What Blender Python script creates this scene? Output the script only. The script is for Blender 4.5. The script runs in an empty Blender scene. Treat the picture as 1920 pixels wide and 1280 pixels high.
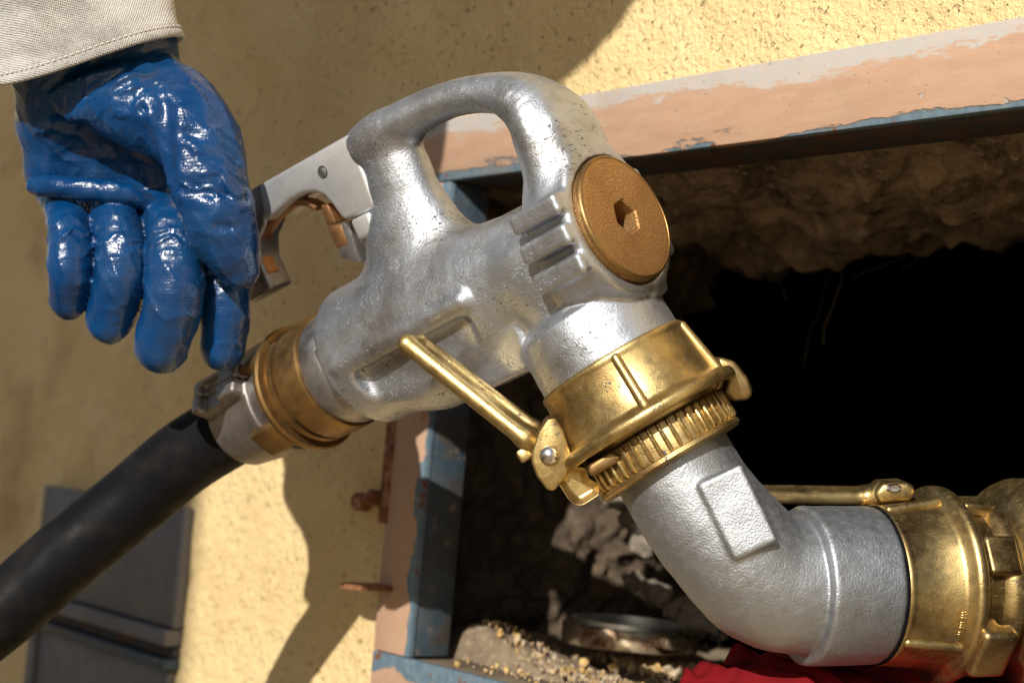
import bpy, bmesh, math, random
import numpy as np
from mathutils import Matrix, Vector

# ------------------------------------------------------------------ camera space helpers
FPX = 3200.0            # focal length in photo pixels (1920 wide)
D0 = 768.0              # focus distance, mm
def nz(v):
    v = np.array(v, float); return v / np.linalg.norm(v)
UPC = nz([.087, .994, -.07])                  # world up seen from the camera (slight roll / pitch)
FWD = nz(np.array([0, 0, -1.]) - UPC * (UPC @ np.array([0, 0, -1.])))
RGT = np.cross(FWD, UPC)
CAMROT = np.array([RGT, FWD, UPC])            # camera -> world
CAM_H = 0.62
MCAM = Matrix([list(CAMROT[i]) + [[0, 0, CAM_H][i]] for i in range(3)] + [[0, 0, 0, 1]])

def px(x, y, Z=0.):
    d = D0 - Z
    return np.array([(x - 960) / FPX * d, (640 - y) / FPX * d, Z])

class Fr:
    """right handed local frame, origin and axes given in camera millimetres"""
    def __init__(s, o, u, v, w):
        s.o = np.array(o, float); s.M = np.array([u, v, w]).T
    def px(s, x, y, c=0., ax=2):
        e = np.array([0, 0, D0]); r = nz([(x - 960) / FPX, (640 - y) / FPX, -1])
        n = s.M[:, ax]; t = (c - (e - s.o) @ n) / (r @ n)
        return s.M.T @ (e + t * r - s.o)
    def cam(s, p): return s.o + s.M @ np.array(p, float)
    def loc(s, p): return s.M.T @ (np.array(p, float) - s.o)
    def mw(s):
        o = s.o.copy(); o[2] -= D0
        m = Matrix([list(s.M[i]) + [o[i] / 1000] for i in range(3)] + [[0, 0, 0, 1]])
        return MCAM @ m
    def sub(s, p, u, v, w):
        return Fr(s.cam(p), s.M @ np.array(u), s.M @ np.array(v), s.M @ np.array(w))

vp = nz([(-1550 - 960) / FPX, 0, -1]); vp = nz(vp - UPC * (vp @ UPC))
WT = -vp; WN = np.cross(WT, UPC)
WALL = Fr([(1300 - 960) / FPX * 900, (640 - 300) / FPX * 900, D0 - 900], WT, UPC, WN)
NA = nz([.697, .350, .629]); NK = nz([.50, -.85, .14]); NV = nz(-NK + NA * (NK @ NA)); NW = np.cross(NA, NV)
NOZ = Fr(px(1167, 410, 0), NA, NV, NW)
CAMF = lambda o: Fr(o, [1, 0, 0], [0, 1, 0], [0, 0, 1])

# ------------------------------------------------------------------ camera, sky, sun, exposure
S = bpy.context.scene
cd = bpy.data.cameras.new('camera'); cam = bpy.data.objects.new('camera', cd); S.collection.objects.link(cam)
cam.matrix_world = MCAM
cd.sensor_width = 36; cd.lens = FPX / 1920 * 36; cd.clip_start = .02; cd.clip_end = 5000
cd.dof.use_dof = True; cd.dof.focus_distance = .775; cd.dof.aperture_fstop = 9.5; cd.dof.aperture_blades = 7
S.camera = cam
SUN_EL, SUN_AZ = 28.0, 22.0           # elevation, degrees to the left behind the camera
hz = -FWD * math.cos(math.radians(SUN_AZ)) - RGT * math.sin(math.radians(SUN_AZ))
sv = CAMROT @ (hz * math.cos(math.radians(SUN_EL)) + UPC * math.sin(math.radians(SUN_EL)))
SUNV = Vector(sv)
W = bpy.data.worlds.new('World'); S.world = W; W.use_nodes = True
wn = W.node_tree.nodes; wn.clear()
sky = wn.new('ShaderNodeTexSky'); sky.sky_type = 'NISHITA'; sky.sun_disc = False
sky.sun_elevation = math.radians(SUN_EL); sky.sun_rotation = math.atan2(sv[0], sv[1])
bg = wn.new('ShaderNodeBackground'); bg.inputs[1].default_value = .074
wo = wn.new('ShaderNodeOutputWorld')
W.node_tree.links.new(sky.outputs[0], bg.inputs[0]); W.node_tree.links.new(bg.outputs[0], wo.inputs[0])
ld = bpy.data.lights.new('sun', 'SUN'); ld.energy = 5.0; ld.angle = math.radians(.53); ld.color = (1, .95, .87)
sun = bpy.data.objects.new('sun', ld); S.collection.objects.link(sun)
sun.rotation_euler = SUNV.to_track_quat('Z', 'Y').to_euler(); sun.location = (0, 0, 5)
vs = S.view_settings; vs.view_transform = 'Standard'; vs.look = 'None'; vs.exposure = 0.25; vs.gamma = 1
S.cycles.max_bounces = 6; S.cycles.use_denoising = True

# ------------------------------------------------------------------ object helpers
COL = S.collection
def empty(name, fr, label, cat, group=None):
    o = bpy.data.objects.new(name, None); COL.objects.link(o); o.empty_display_size = .02
    o.matrix_world = fr.mw(); o['label'] = label; o['category'] = cat
    if group: o['group'] = group
    return o
def link(name, me, m=None, parent=None, fr=None, smooth=True):
    o = bpy.data.objects.new(name, me); COL.objects.link(o)
    if m is not None and not me.materials: me.materials.append(m)
    if parent is not None: o.parent = parent
    if fr is not None: o.matrix_world = fr.mw()
    if smooth: me.polygons.foreach_set('use_smooth', [True] * len(me.polygons))
    return o
def tag(o, label, cat, group=None, kind=None):
    if label: o['label'] = label
    if cat: o['category'] = cat
    if group: o['group'] = group
    if kind: o['kind'] = kind
    return o
def mesh(name, V, Fc):
    me = bpy.data.meshes.new(name); me.from_pydata((np.asarray(V, float) / 1000).tolist(), [], Fc if isinstance(Fc, list) else Fc.tolist()); me.update()
    return me
class MB:
    """collects pieces (in local mm) into one mesh"""
    def __init__(s): s.v = []; s.f = []
    def add(s, V, Fc):
        n = len(s.v); s.v += [tuple(p) for p in V]; s.f += [tuple(int(i) + n for i in q) for q in Fc]; return s
    def box(s, lo, hi, fn=None):
        P = [(x, y, z) for x in (lo[0], hi[0]) for y in (lo[1], hi[1]) for z in (lo[2], hi[2])]
        if fn: P = [fn(p) for p in P]
        return s.add(P, [(0, 1, 3, 2), (4, 6, 7, 5), (0, 4, 5, 1), (2, 3, 7, 6), (0, 2, 6, 4), (1, 5, 7, 3)])
    def lathe(s, prof, n=96, closed=True, axis=2, o=(0, 0, 0)):
        V = []; m = len(prof)
        for i in range(n):
            a = 2 * math.pi * i / n
            for r, z in prof:
                p = [r * math.cos(a), r * math.sin(a), z]
                if axis == 0: p = [p[2], p[0], p[1]]
                V.append((p[0] + o[0], p[1] + o[1], p[2] + o[2]))
        Fc = []
        for i in range(n):
            j = (i + 1) % n
            for k in range(m if closed else m - 1):
                l = (k + 1) % m
                Fc.append((i * m + k, j * m + k, j * m + l, i * m + l))
        return s.add(V, Fc)
    def tube(s, P, R, n=16, flat=None):
        P = [np.array(p, float) for p in P]; R = R if hasattr(R, '__len__') else [R] * len(P)
        ref = np.array([.13, .31, .94]); V = []
        t0 = nz(P[1] - P[0]); a = nz(np.cross(t0, ref))
        for i, p in enumerate(P):
            t = nz(P[min(i + 1, len(P) - 1)] - P[max(i - 1, 0)])
            a = nz(a - t * (a @ t)); b = np.cross(t, a)
            for k in range(n):
                q = 2 * math.pi * k / n
                V.append(p + (a * math.cos(q) + b * math.sin(q)) * R[i])
        m = len(P)
        Fc = [(i * n + k, i * n + (k + 1) % n, (i + 1) * n + (k + 1) % n, (i + 1) * n + k) for i in range(m - 1) for k in range(n)]
        Fc += [tuple(range(n))[::-1], tuple((m - 1) * n + k for k in range(n))]
        return s.add(V, Fc)
    def build(s, name, m=None, parent=None, fr=None, bevel=0, seg=2, smooth=True, sharp=40):
        me = mesh(name, s.v, s.f)
        bm = bmesh.new(); bm.from_mesh(me)
        bmesh.ops.recalc_face_normals(bm, faces=bm.faces)
        if bevel:
            ed = [e for e in bm.edges if len(e.link_faces) == 2 and e.calc_face_angle(0) > math.radians(35)]
            bmesh.ops.bevel(bm, geom=ed, offset=bevel / 1000, segments=seg, profile=.5, affect='EDGES', clamp_overlap=True)
        for e in bm.edges:
            e.smooth = not (len(e.link_faces) == 2 and e.calc_face_angle(0) > math.radians(sharp))
        bm.to_mesh(me); bm.free()
        return link(name, me, m, parent, fr, smooth)
def spl(P, n=8):
    """catmull-rom through points (any dimension)"""
    P = np.array(P, float); Q = np.vstack([2 * P[0] - P[1], P, 2 * P[-1] - P[-2]]); out = []
    for i in range(1, len(Q) - 2):
        for k in range(n):
            t = k / n; a, b, c, d = Q[i - 1], Q[i], Q[i + 1], Q[i + 2]
            out.append(.5 * (2 * b + (c - a) * t + (2 * a - 5 * b + 4 * c - d) * t * t + (3 * b - a - 3 * c + d) * t ** 3))
    out.append(P[-1]); return np.array(out)
def extrude(poly, w0, w1, name, m, parent, bevel=1.5, seg=3):
    n = len(poly)
    b = MB(); b.add([(p[0], p[1], w0) for p in poly] + [(p[0], p[1], w1) for p in poly],
          [tuple(range(n))[::-1], tuple(range(n, 2 * n))] + [(i, (i + 1) % n, n + (i + 1) % n, n + i) for i in range(n)])
    return b.build(name, m, parent, bevel=bevel, seg=seg)

# ------------------------------------------------------------------ signed distance toolkit (numpy) + surface nets
def smin(a, b, k): 
    h = np.clip(.5 + .5 * (b - a) / k, 0, 1); return b + (a - b) * h - k * h * (1 - h)
def smax(a, b, k): return -smin(-a, -b, k)
def ln(*c): return np.sqrt(sum(q * q for q in c))
def caps(x, y, z, a, b, ra, rb=None, sw=1.0, ax=2):
    rb = ra if rb is None else rb
    a = np.array(a, float); b = np.array(b, float); d = b - a; dd = d @ d + 1e-9
    px_, py_, pz_ = x - a[0], y - a[1], z - a[2]
    t = np.clip((px_ * d[0] + py_ * d[1] + pz_ * d[2]) / dd, 0, 1)
    q = [px_ - t * d[0], py_ - t * d[1], pz_ - t * d[2]]
    q[ax] = q[ax] / sw
    return ln(*q) - (ra + (rb - ra) * t)
def chain(x, y, z, pts, rad, k=6, sw=1.0, ax=2):
    d = None
    for i in range(len(pts) - 1):
        e = caps(x, y, z, pts[i], pts[i + 1], rad[i], rad[i + 1], sw, ax)
        d = e if d is None else smin(d, e, k)
    return d
def pchain(x, y, z, P, sw=1.0):
    d = None
    for a, b in zip(P[:-1], P[1:]):
        e = caps(x, y, z, a[:3], b[:3], a[3], b[3], sw); d = e if d is None else np.minimum(d, e)
    return d
def rbox(x, y, z, c, h, r=2., M=None):
    X, Y, Z = x - c[0], y - c[1], z - c[2]
    if M is not None: X, Y, Z = [X * M[0][i] + Y * M[1][i] + Z * M[2][i] for i in range(3)]
    q = [abs(X) - (h[0] - r), abs(Y) - (h[1] - r), abs(Z) - (h[2] - r)]
    return ln(*[np.maximum(i, 0) for i in q]) + np.minimum(np.maximum(np.maximum(q[0], q[1]), q[2]), 0) - r
def hash3(i, j, k):
    n = (i * 374761393 + j * 668265263 + k * 1442695041) & 0x7fffffff
    n = ((n ^ (n >> 13)) * 1274126177) & 0x7fffffff
    return ((n ^ (n >> 16)) & 0xffff) / 32767.5 - 1
def vnoise(x, y, z):
    x, y, z = np.broadcast_arrays(x, y, z)
    i, j, k = [np.floor(q).astype(np.int64) for q in (x, y, z)]
    f, g, h = x - i, y - j, z - k
    f, g, h = [q * q * (3 - 2 * q) for q in (f, g, h)]
    L = lambda a, b, t: a + (b - a) * t
    return L(L(L(hash3(i, j, k), hash3(i + 1, j, k), f), L(hash3(i, j + 1, k), hash3(i + 1, j + 1, k), f), g),
             L(L(hash3(i, j, k + 1), hash3(i + 1, j, k + 1), f), L(hash3(i, j + 1, k + 1), hash3(i + 1, j + 1, k + 1), f), g), h)
def fbm(x, y, z, o=3):
    s = 0; a = 1.
    for _ in range(o): s = s + a * vnoise(x, y, z); x, y, z, a = x * 2.03, y * 2.03, z * 2.03, a * .5
    return s
def surf(f, lo, hi, h, it=1):
    B = 4; nb = [int(math.ceil((hi[i] - lo[i]) / (h * B))) + 1 for i in range(3)]; n = [B * q for q in nb]
    ax = [lo[i] + h * np.arange(n[i] + 1) for i in range(3)]; cx = [a[::B] for a in ax]
    C = f(cx[0][:, None, None], cx[1][None, :, None], cx[2][None, None, :]) + np.zeros([len(q) for q in cx])
    A = np.abs(C); near = np.full(nb, 1e9)
    for i in (0, 1):
        for j in (0, 1):
            for k in (0, 1): near = np.minimum(near, A[i:nb[0] + i, j:nb[1] + j, k:nb[2] + k])
    blk = np.argwhere(near < h * B * 1.9)                     # only blocks close to the surface are sampled finely
    D = np.repeat(np.repeat(np.repeat(C[:-1, :-1, :-1], B, 0), B, 1), B, 2).astype(np.float32)
    loc = np.stack(np.meshgrid(*[np.arange(B)] * 3, indexing='ij'), -1).reshape(-1, 3)
    ids = (blk[:, None, :] * B + loc[None]).reshape(-1, 3)
    D[tuple(ids.T)] = f(ax[0][ids[:, 0]], ax[1][ids[:, 1]], ax[2][ids[:, 2]])
    s = D < 0
    c = np.zeros([q - 1 for q in n], np.int8)
    for i in (0, 1):
        for j in (0, 1):
            for k in (0, 1):
                c += s[i:n[0] - 1 + i, j:n[1] - 1 + j, k:n[2] - 1 + k]
    act = (c > 0) & (c < 8)
    idx = np.argwhere(act); vid = np.full(act.shape, -1, np.int64); vid[act] = np.arange(len(idx))
    acc = np.zeros((len(idx), 3)); cnt = np.zeros(len(idx))
    for a in range(3):
        o1, o2 = [b for b in range(3) if b != a]
        for p in (0, 1):
            for q in (0, 1):
                e0 = idx.copy(); e0[:, o1] += p; e0[:, o2] += q; e1 = e0.copy(); e1[:, a] += 1
                d0 = D[tuple(e0.T)]; d1 = D[tuple(e1.T)]; m = (d0 < 0) != (d1 < 0)
                t = d0[m] / (d0[m] - d1[m]); P = e0[m].astype(float); P[:, a] += t
                acc[m] += P; cnt[m] += 1
    V = np.array(lo) + h * acc / cnt[:, None]
    Fc = []
    for a in range(3):
        o1, o2 = (a + 1) % 3, (a + 2) % 3
        sl0 = [slice(None)] * 3; sl1 = [slice(None)] * 3
        sl0[a] = slice(0, n[a] - 1); sl1[a] = slice(1, n[a])
        ch = s[tuple(sl0)] != s[tuple(sl1)]
        E = np.argwhere(ch); ins = s[tuple(sl0)][ch]
        ok = (E[:, o1] > 0) & (E[:, o2] > 0) & (E[:, o1] < n[o1] - 1) & (E[:, o2] < n[o2] - 1)
        E = E[ok]; ins = ins[ok]
        def g(p, q):
            e = E.copy(); e[:, o1] -= p; e[:, o2] -= q; return vid[tuple(e.T)]
        Q = np.stack([g(1, 1), g(0, 1), g(0, 0), g(1, 0)], 1)
        Q[~ins] = Q[~ins][:, ::-1]; Fc.append(Q)
    e = h * .3
    for _ in range(it):
        x, y, z = V.T; d = f(x, y, z)
        G = np.stack([f(x + e, y, z) - d, f(x, y + e, z) - d, f(x, y, z + e) - d], 1) / e
        st = (d / np.maximum((G * G).sum(1), .2))[:, None] * G
        l = np.linalg.norm(st, axis=1, keepdims=True); V = V - st * np.minimum(1, h * .6 / np.maximum(l, 1e-9))
    return V, np.vstack(Fc)

# ------------------------------------------------------------------ material toolkit
class MT:
    def __init__(s, name, col=(.5, .5, .5), rough=.5, metal=0., spec=.5, **k):
        s.m = bpy.data.materials.new(name); s.m.use_nodes = True; s.t = s.m.node_tree
        s.b = s.t.nodes['Principled BSDF']; s.i = s.b.inputs
        s.i['Base Color'].default_value = (*col, 1); s.i['Roughness'].default_value = rough
        s.i['Metallic'].default_value = metal; s.i['Specular IOR Level'].default_value = spec
        for a, v in k.items(): s.i[a.replace('_', ' ')].default_value = v
        s.tc = s.t.nodes.new('ShaderNodeTexCoord'); s.h = None
    def l(s, a, b): s.t.links.new(a, b)
    def nd(s, ty, **k):
        n = s.t.nodes.new(ty)
        for a, v in k.items(): setattr(n, a, v)
        return n
    def co(s, scale=(1, 1, 1), rot=(0, 0, 0), off=(0, 0, 0)):
        n = s.nd('ShaderNodeMapping'); n.inputs['Scale'].default_value = scale; n.inputs['Rotation'].default_value = rot; n.inputs['Location'].default_value = off
        s.l(s.tc.outputs['Object'], n.inputs[0]); return n.outputs[0]
    def noise(s, sc, det=3, ro=.55, co=None, dist=0):
        n = s.nd('ShaderNodeTexNoise'); n.inputs['Scale'].default_value = sc; n.inputs['Detail'].default_value = det; n.inputs['Roughness'].default_value = ro; n.inputs['Distortion'].default_value = dist
        s.l(co if co else s.tc.outputs['Object'], n.inputs['Vector']); return n.outputs['Fac']
    def voro(s, sc, feat='F1', co=None, out='Distance'):
        n = s.nd('ShaderNodeTexVoronoi', feature=feat); n.inputs['Scale'].default_value = sc
        s.l(co if co else s.tc.outputs['Object'], n.inputs['Vector']); return n.outputs[out]
    def wave(s, sc, co=None, dist=0, dirn='X'):
        n = s.nd('ShaderNodeTexWave', bands_direction=dirn); n.inputs['Scale'].default_value = sc; n.inputs['Distortion'].default_value = dist
        s.l(co if co else s.tc.outputs['Object'], n.inputs['Vector']); return n.outputs['Fac']
    def ramp(s, fac, stops):
        n = s.nd('ShaderNodeValToRGB'); e = n.color_ramp.elements
        while len(e) < len(stops): e.new(.5)
        for q, (p, c) in zip(e, stops): q.position = p; q.color = (*c, 1) if hasattr(c, '__len__') else (c, c, c, 1)
        s.l(fac, n.inputs[0]); return n.outputs[0]
    def mp(s, v, a, b, c=0., d=1.):
        n = s.nd('ShaderNodeMapRange'); s.l(v, n.inputs[0])
        for i, q in enumerate((a, b, c, d)): n.inputs[i + 1].default_value = q
        return n.outputs[0]
    def math(s, op, a, b=None):
        n = s.nd('ShaderNodeMath', operation=op)
        for i, q in enumerate((a, b)):
            if q is None: continue
            if isinstance(q, (int, float)): n.inputs[i].default_value = q
            else: s.l(q, n.inputs[i])
        return n.outputs[0]
    def mix(s, fac, a, b):
        n = s.nd('ShaderNodeMix', data_type='RGBA')
        for i, q in ((0, fac), (6, a), (7, b)):
            if isinstance(q, (int, float)): n.inputs[i].default_value = q
            elif isinstance(q, tuple): n.inputs[i].default_value = (*q, 1)
            else: s.l(q, n.inputs[i])
        return n.outputs[2]
    def xyz(s):
        n = s.nd('ShaderNodeSeparateXYZ'); s.l(s.tc.outputs['Object'], n.inputs[0]); return n.outputs
    def col(s, v): s.l(v, s.i['Base Color']); return s
    def rgh(s, v): s.l(v, s.i['Roughness']); return s
    def met(s, v): s.l(v, s.i['Metallic']); return s
    def bump(s, h, dist, stren=1.):
        n = s.nd('ShaderNodeBump'); n.inputs['Distance'].default_value = dist; n.inputs['Strength'].default_value = stren
        s.l(h, n.inputs['Height'])
        if s.h is not None: s.l(s.h, n.inputs['Normal'])
        s.h = n.outputs[0]; s.l(s.h, s.i['Normal']); return s

def metal(name, base, dark, rough=(.3, .5), metal_=.9, grain=1400, gd=.00012, pit=0., dirt=(.55, .75), dsc=28, scratch=.3):
    t = MT(name, base, .4, metal_)
    big = t.noise(dsc, 5, .62); mid = t.noise(dsc * 6, 4, .6)
    c = t.mix(t.mp(big, dirt[0], dirt[1], 0, .85), base, dark)
    c = t.mix(t.mp(mid, .5, .75, 0, .2), c, tuple(q * .6 for q in base))
    if pit:
        pn = t.noise(420, 3, .7, t.co((1, 1.7, .8))); msk = t.noise(36, 2, .5)
        p = t.math('MULTIPLY', t.mp(pn, .60, .635), t.mp(msk, .46, .57))
        c = t.mix(t.math('MULTIPLY', p, .95), c, (.03, .027, .024)); t.bump(t.math('MULTIPLY', p, -1.), .0003, pit * .6)
        t.met(t.math('MULTIPLY', t.math('SUBTRACT', 1., p), metal_))
    t.col(c); t.rgh(t.mp(mid, .3, .7, rough[0], rough[1]))
    t.bump(t.noise(grain, 2, .5), gd, .8)
    if scratch:
        s1 = t.noise(700, 2, .5, t.co((1, .06, .3), (.4, .2, .9))); s2 = t.noise(600, 2, .5, t.co((.07, 1, .4), (.1, .6, .3)))
        t.bump(t.math('ADD', t.mp(s1, .66, .72), t.mp(s2, .67, .73)), .00006, scratch)
    t.bump(t.noise(130, 3, .5), .0003, .15)
    return t.m

ALU = metal('cast_aluminium', (.47, .50, .55), (.21, .185, .155), (.40, .50), .93, 900, .00024, 1., (.48, .72), 20)
ALU2 = metal('bracket_aluminium', (.70, .71, .71), (.5, .48, .45), (.38, .5), .75, 1600, .00006, 0, (.6, .8), 30, .1)
STEEL = metal('dull_steel', (.34, .33, .33), (.15, .12, .10), (.34, .55), .9, 900, .0001, 0, (.45, .7), 40)
BRASS = metal('brass', (.53, .39, .165), (.19, .12, .05), (.32, .48), .97, 1300, .0001, .35, (.44, .66), 38, .5)
BRASSD = metal('worn_brass', (.30, .18, .065), (.10, .065, .035), (.38, .55), .9, 1000, .0001, 0, (.42, .7), 34)
BRONZE = metal('trigger_bronze', (.42, .22, .10), (.2, .10, .05), (.38, .55), .9, 1500, .0003, 0, (.45, .7), 60, 0)
RIVET = metal('rivet_steel', (.62, .62, .64), (.4, .38, .36), (.18, .3), 1., 900, .00003, 0, (.55, .8), 50)
CLAMP = metal('clamp_alloy', (.27, .25, .235), (.17, .14, .115), (.42, .6), .85, 1100, .0001, 0, (.45, .7), 30)
def mk_silver():
    t = MT('silver_cast', (.5, .51, .53), .4, .92)
    big = t.noise(26, 4, .6)
    c = t.mix(t.mp(big, .55, .75, 0, .5), (.33, .345, .365), (.26, .255, .245))
    c = t.mix(t.mp(t.noise(90, 4, .6), .62, .75, 0, .35), c, (.55, .52, .42)); t.col(c)
    t.rgh(t.mp(t.noise(300, 2), .3, .7, .47, .6))
    t.bump(t.noise(1000, 2, .55), .00036, .8); t.bump(t.noise(300, 2), .0004, .2)
    return t.m
SILVER = mk_silver()
def mk_plug():
    t = MT('bronze_plug', (.4, .2, .07), .45, .85)
    g = t.noise(1500, 3, .65)
    c = t.ramp(g, [(.34, (.21, .105, .04)), (.50, (.42, .235, .088)), (.66, (.68, .43, .19))])
    t.col(t.mix(t.mp(t.noise(60, 3), .5, .7, 0, .4), c, (.25, .11, .04)))
    t.rgh(t.mp(g, .3, .7, .55, .35)); t.bump(g, .0005, .8); return t.m
PLUG = mk_plug()
def mk_glove():
    t = MT('blue_rubber', (.004, .07, .24), .3, 0, .45, Coat_Weight=.12, Coat_Roughness=.12)
    n = t.noise(30, 4, .6); sc = t.noise(14, 5, .65)
    c = t.mix(t.mp(n, .35, .7), (.0007, .029, .108), (.0012, .048, .16))
    c = t.mix(t.mp(sc, .52, .72, 0, .75), c, (.012, .03, .07))
    c = t.mix(t.mp(t.noise(70, 5, .7), .66, .78, 0, .35), c, (.05, .10, .19)); t.col(c)
    t.rgh(t.mp(t.noise(110, 3), .3, .7, .20, .34))
    k = t.math('MULTIPLY', t.wave(190, t.co((1, 1, .7), (0, 0, .1)), 2.2), t.wave(190, t.co((1, 1, .7)), 2.2, 'Y'))
    t.bump(k, .00016, .35); t.bump(t.noise(640, 2, .5), .00035, .7); t.bump(t.noise(190, 3, .6), .0010, .45)
    return t.m
GLOVE = mk_glove()
def mk_canvas():
    t = MT('canvas', (.62, .57, .47), .85, 0, .25, Sheen_Weight=.2)
    n = t.noise(16, 5, .65, t.co((1, 1.4, 1)))
    c = t.mix(t.mp(n, .48, .68, 0, .85), (.64, .63, .60), (.29, .28, .26))
    w = t.math('ADD', t.wave(330, t.co((1, 1, 1), (0, 0, .23)), 1.2), t.wave(270, t.co((1, 1, 1), (0, 0, .23)), 1.2, 'Y'))
    c = t.mix(t.mp(w, .2, 1.6, .2, 0), c, (.22, .19, .15)); t.col(c)
    t.bump(w, .0006, .8); t.bump(t.noise(900, 3), .0006, .6); t.bump(t.noise(60, 3), .002, .3); return t.m
CANVAS = mk_canvas()
HEMT = MT('hem_thread', (.55, .5, .46), .85).m
def mk_rubber():
    t = MT('black_rubber', (.018, .017, .017), .45, 0, .06)
    t.col(t.mix(t.mp(t.noise(30, 4), .5, .75, 0, .7), (.006, .006, .007), (.022, .02, .018)))
    t.rgh(t.mp(t.noise(80, 3), .3, .7, .42, .65)); t.bump(t.noise(500, 3), .0003, .5); return t.m
RUBBER = mk_rubber()
def mk_stucco():
    t = MT('stucco', (.7, .52, .26), .92, 0, .15)
    n = t.noise(9, 5, .6); c = t.mix(t.mp(n, .35, .7), (.70, .545, .29), (.62, .455, .22))
    c = t.mix(t.mp(t.noise(38, 4, .65), .60, .75, 0, .35), c, (.46, .32, .15))
    x = t.xyz()
    st = t.math('MULTIPLY', t.mp(t.noise(5.5, 4, .6), .52, .66), t.mp(x[0], -.52, -.62, 0, 1))   # damp stain low on the left
    c = t.mix(t.math('MULTIPLY', st, .55), c, (.28, .17, .08))
    pn = t.noise(230, 4, .6); pits = t.mp(pn, .375, .31, 0, 1)
    c = t.mix(t.math('MULTIPLY', pits, .18), c, (.34, .21, .09)); t.col(c)
    t.bump(t.noise(330, 3, .6), .0026, .8); t.bump(t.math('MULTIPLY', pits, -1.), .0030, 1.); t.bump(t.noise(110, 3, .55), .0035, .7); return t.m
STUCCO = mk_stucco()
PEACH, BLUEP, PRIMER, RUSTC = (.42, .27, .18), (.085, .135, .175), (.38, .36, .335), (.16, .055, .03)
def mk_paint(name, axis, lo, hi, lo_amp, hi_amp, grain, full_blue=False):
    """peach paint worn to primer on one edge and to old blue paint on the other"""
    t = MT(name, PEACH, .6, 0, .3); x = t.xyz()[axis]
    nb = t.noise(60, 5, .6, t.co(grain)); n2 = t.noise(24, 4, .6, t.co(grain)); n3 = t.noise(230, 4, .65)
    base = t.mix(t.mp(t.noise(130, 4, .65, t.co(grain)), .4, .65, 0, .5), PEACH, (.34, .20, .13))
    n5 = t.noise(260, 4, .7, t.co(grain))
    e = t.math('ADD', t.math('ADD', t.math('MULTIPLY', t.math('SUBTRACT', n2, .5), 1.7), t.math('MULTIPLY', t.math('SUBTRACT', nb, .5), 1.1)), t.math('MULTIPLY', t.math('SUBTRACT', n5, .5), .8))
    if hi is not None:
        d = t.math('ADD', t.math('MULTIPLY', t.math('SUBTRACT', x, hi), 1000. / hi_amp), e)
        base = t.mix(t.mp(d, -.05, .05), base, t.mix(t.mp(n3, .4, .62), PRIMER, (.42, .36, .31)))
    d = t.math('ADD', t.math('MULTIPLY', t.math('SUBTRACT', lo, x), 1000. / lo_amp), e)
    blue = t.mix(t.mp(n3, .35, .7), BLUEP, (.15, .20, .235))
    blue = t.mix(t.mp(t.noise(85, 4, .6), .62, .68), blue, RUSTC)
    base = t.mix(t.mp(d, -.04, .04), base, blue)
    chips = t.mp(t.noise(105, 3, .6), .70, .72); base = t.mix(t.math('MULTIPLY', chips, .8), base, PRIMER)
    base = t.mix(t.math('MULTIPLY', t.mp(t.noise(420, 3, .6), .66, .72), .7), base, (.13, .09, .07)); base = t.mix(t.mp(t.noise(15, 5, .65), .52, .72, 0, .45), base, (.29, .21, .15))
    rs = t.mp(t.noise(44, 4, .6), .70, .74); base = t.mix(rs, base, (.38, .15, .05))
    t.col(base); t.bump(t.math('ADD', t.mp(d, .04, -.04), t.math('MULTIPLY', chips, -1.)), .0009, .8); t.bump(t.noise(260, 3, .6, t.co(grain)), .0005, .5)
    return t
def mk_blue():
    t = MT('old_blue_paint', BLUEP, .6, 0, .3)
    c = t.mix(t.mp(t.noise(50, 5, .65), .42, .66), (.036, .058, .078), (.07, .08, .086))
    c = t.mix(t.mp(t.noise(75, 5, .65), .60, .68), c, (.28, .19, .12)); c = t.mix(t.mp(t.noise(28, 5, .6), .52, .62), c, (.06, .05, .042))
    t.col(c); t.bump(t.noise(200, 4), .0008, .6); return t.m
BLUE = mk_blue()
def mk_rust():
    t = MT('rusty_iron', (.2, .09, .05), .8, .2, .3)
    t.col(t.ramp(t.noise(120, 5, .65), [(.3, (.07, .03, .02)), (.5, (.22, .09, .04)), (.7, (.45, .27, .20))])); t.bump(t.noise(300, 4), .0006, .8); return t.m
RUST = mk_rust()
def mk_rust_shade():
    t = MT('dark_rust_shade', (.06, .045, .04), .8, 0, .2)
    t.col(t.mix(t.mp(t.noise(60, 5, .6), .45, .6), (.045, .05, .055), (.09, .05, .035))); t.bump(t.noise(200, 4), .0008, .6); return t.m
RUST_SHADE = mk_rust_shade()  # dark rust, also painted-in shade for the lintel underside
def mk_stone(name, a, b, c, sc=22, bd=.006):
    t = MT(name, a, .95, 0, .1); n = t.noise(sc, 6, .65); n2 = t.noise(sc * 5, 5, .65)
    k = t.mix(t.mp(n, .35, .65), a, b); k = t.mix(t.mp(n2, .55, .7, 0, .8), k, c); t.col(k)
    t.bump(n2, bd * .5, .7); t.bump(t.noise(sc * 18, 4, .6), bd * .15, .7); return t.m
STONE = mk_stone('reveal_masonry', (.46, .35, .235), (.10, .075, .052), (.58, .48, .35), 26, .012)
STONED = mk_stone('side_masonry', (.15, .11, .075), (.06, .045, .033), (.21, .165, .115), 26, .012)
DARKST = mk_stone('shade_dark_cellar', (.12, .10, .08), (.07, .06, .05), (.17, .14, .11))  # darkness of the deep interior put into the stone colour
DIRT = mk_stone('sandy_dirt', (.27, .205, .135), (.16, .12, .082), (.38, .30, .21), 40, .006)
PALE = mk_stone('pale_rubble', (.23, .195, .155), (.14, .12, .095), (.32, .275, .22), 40, .004)
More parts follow.
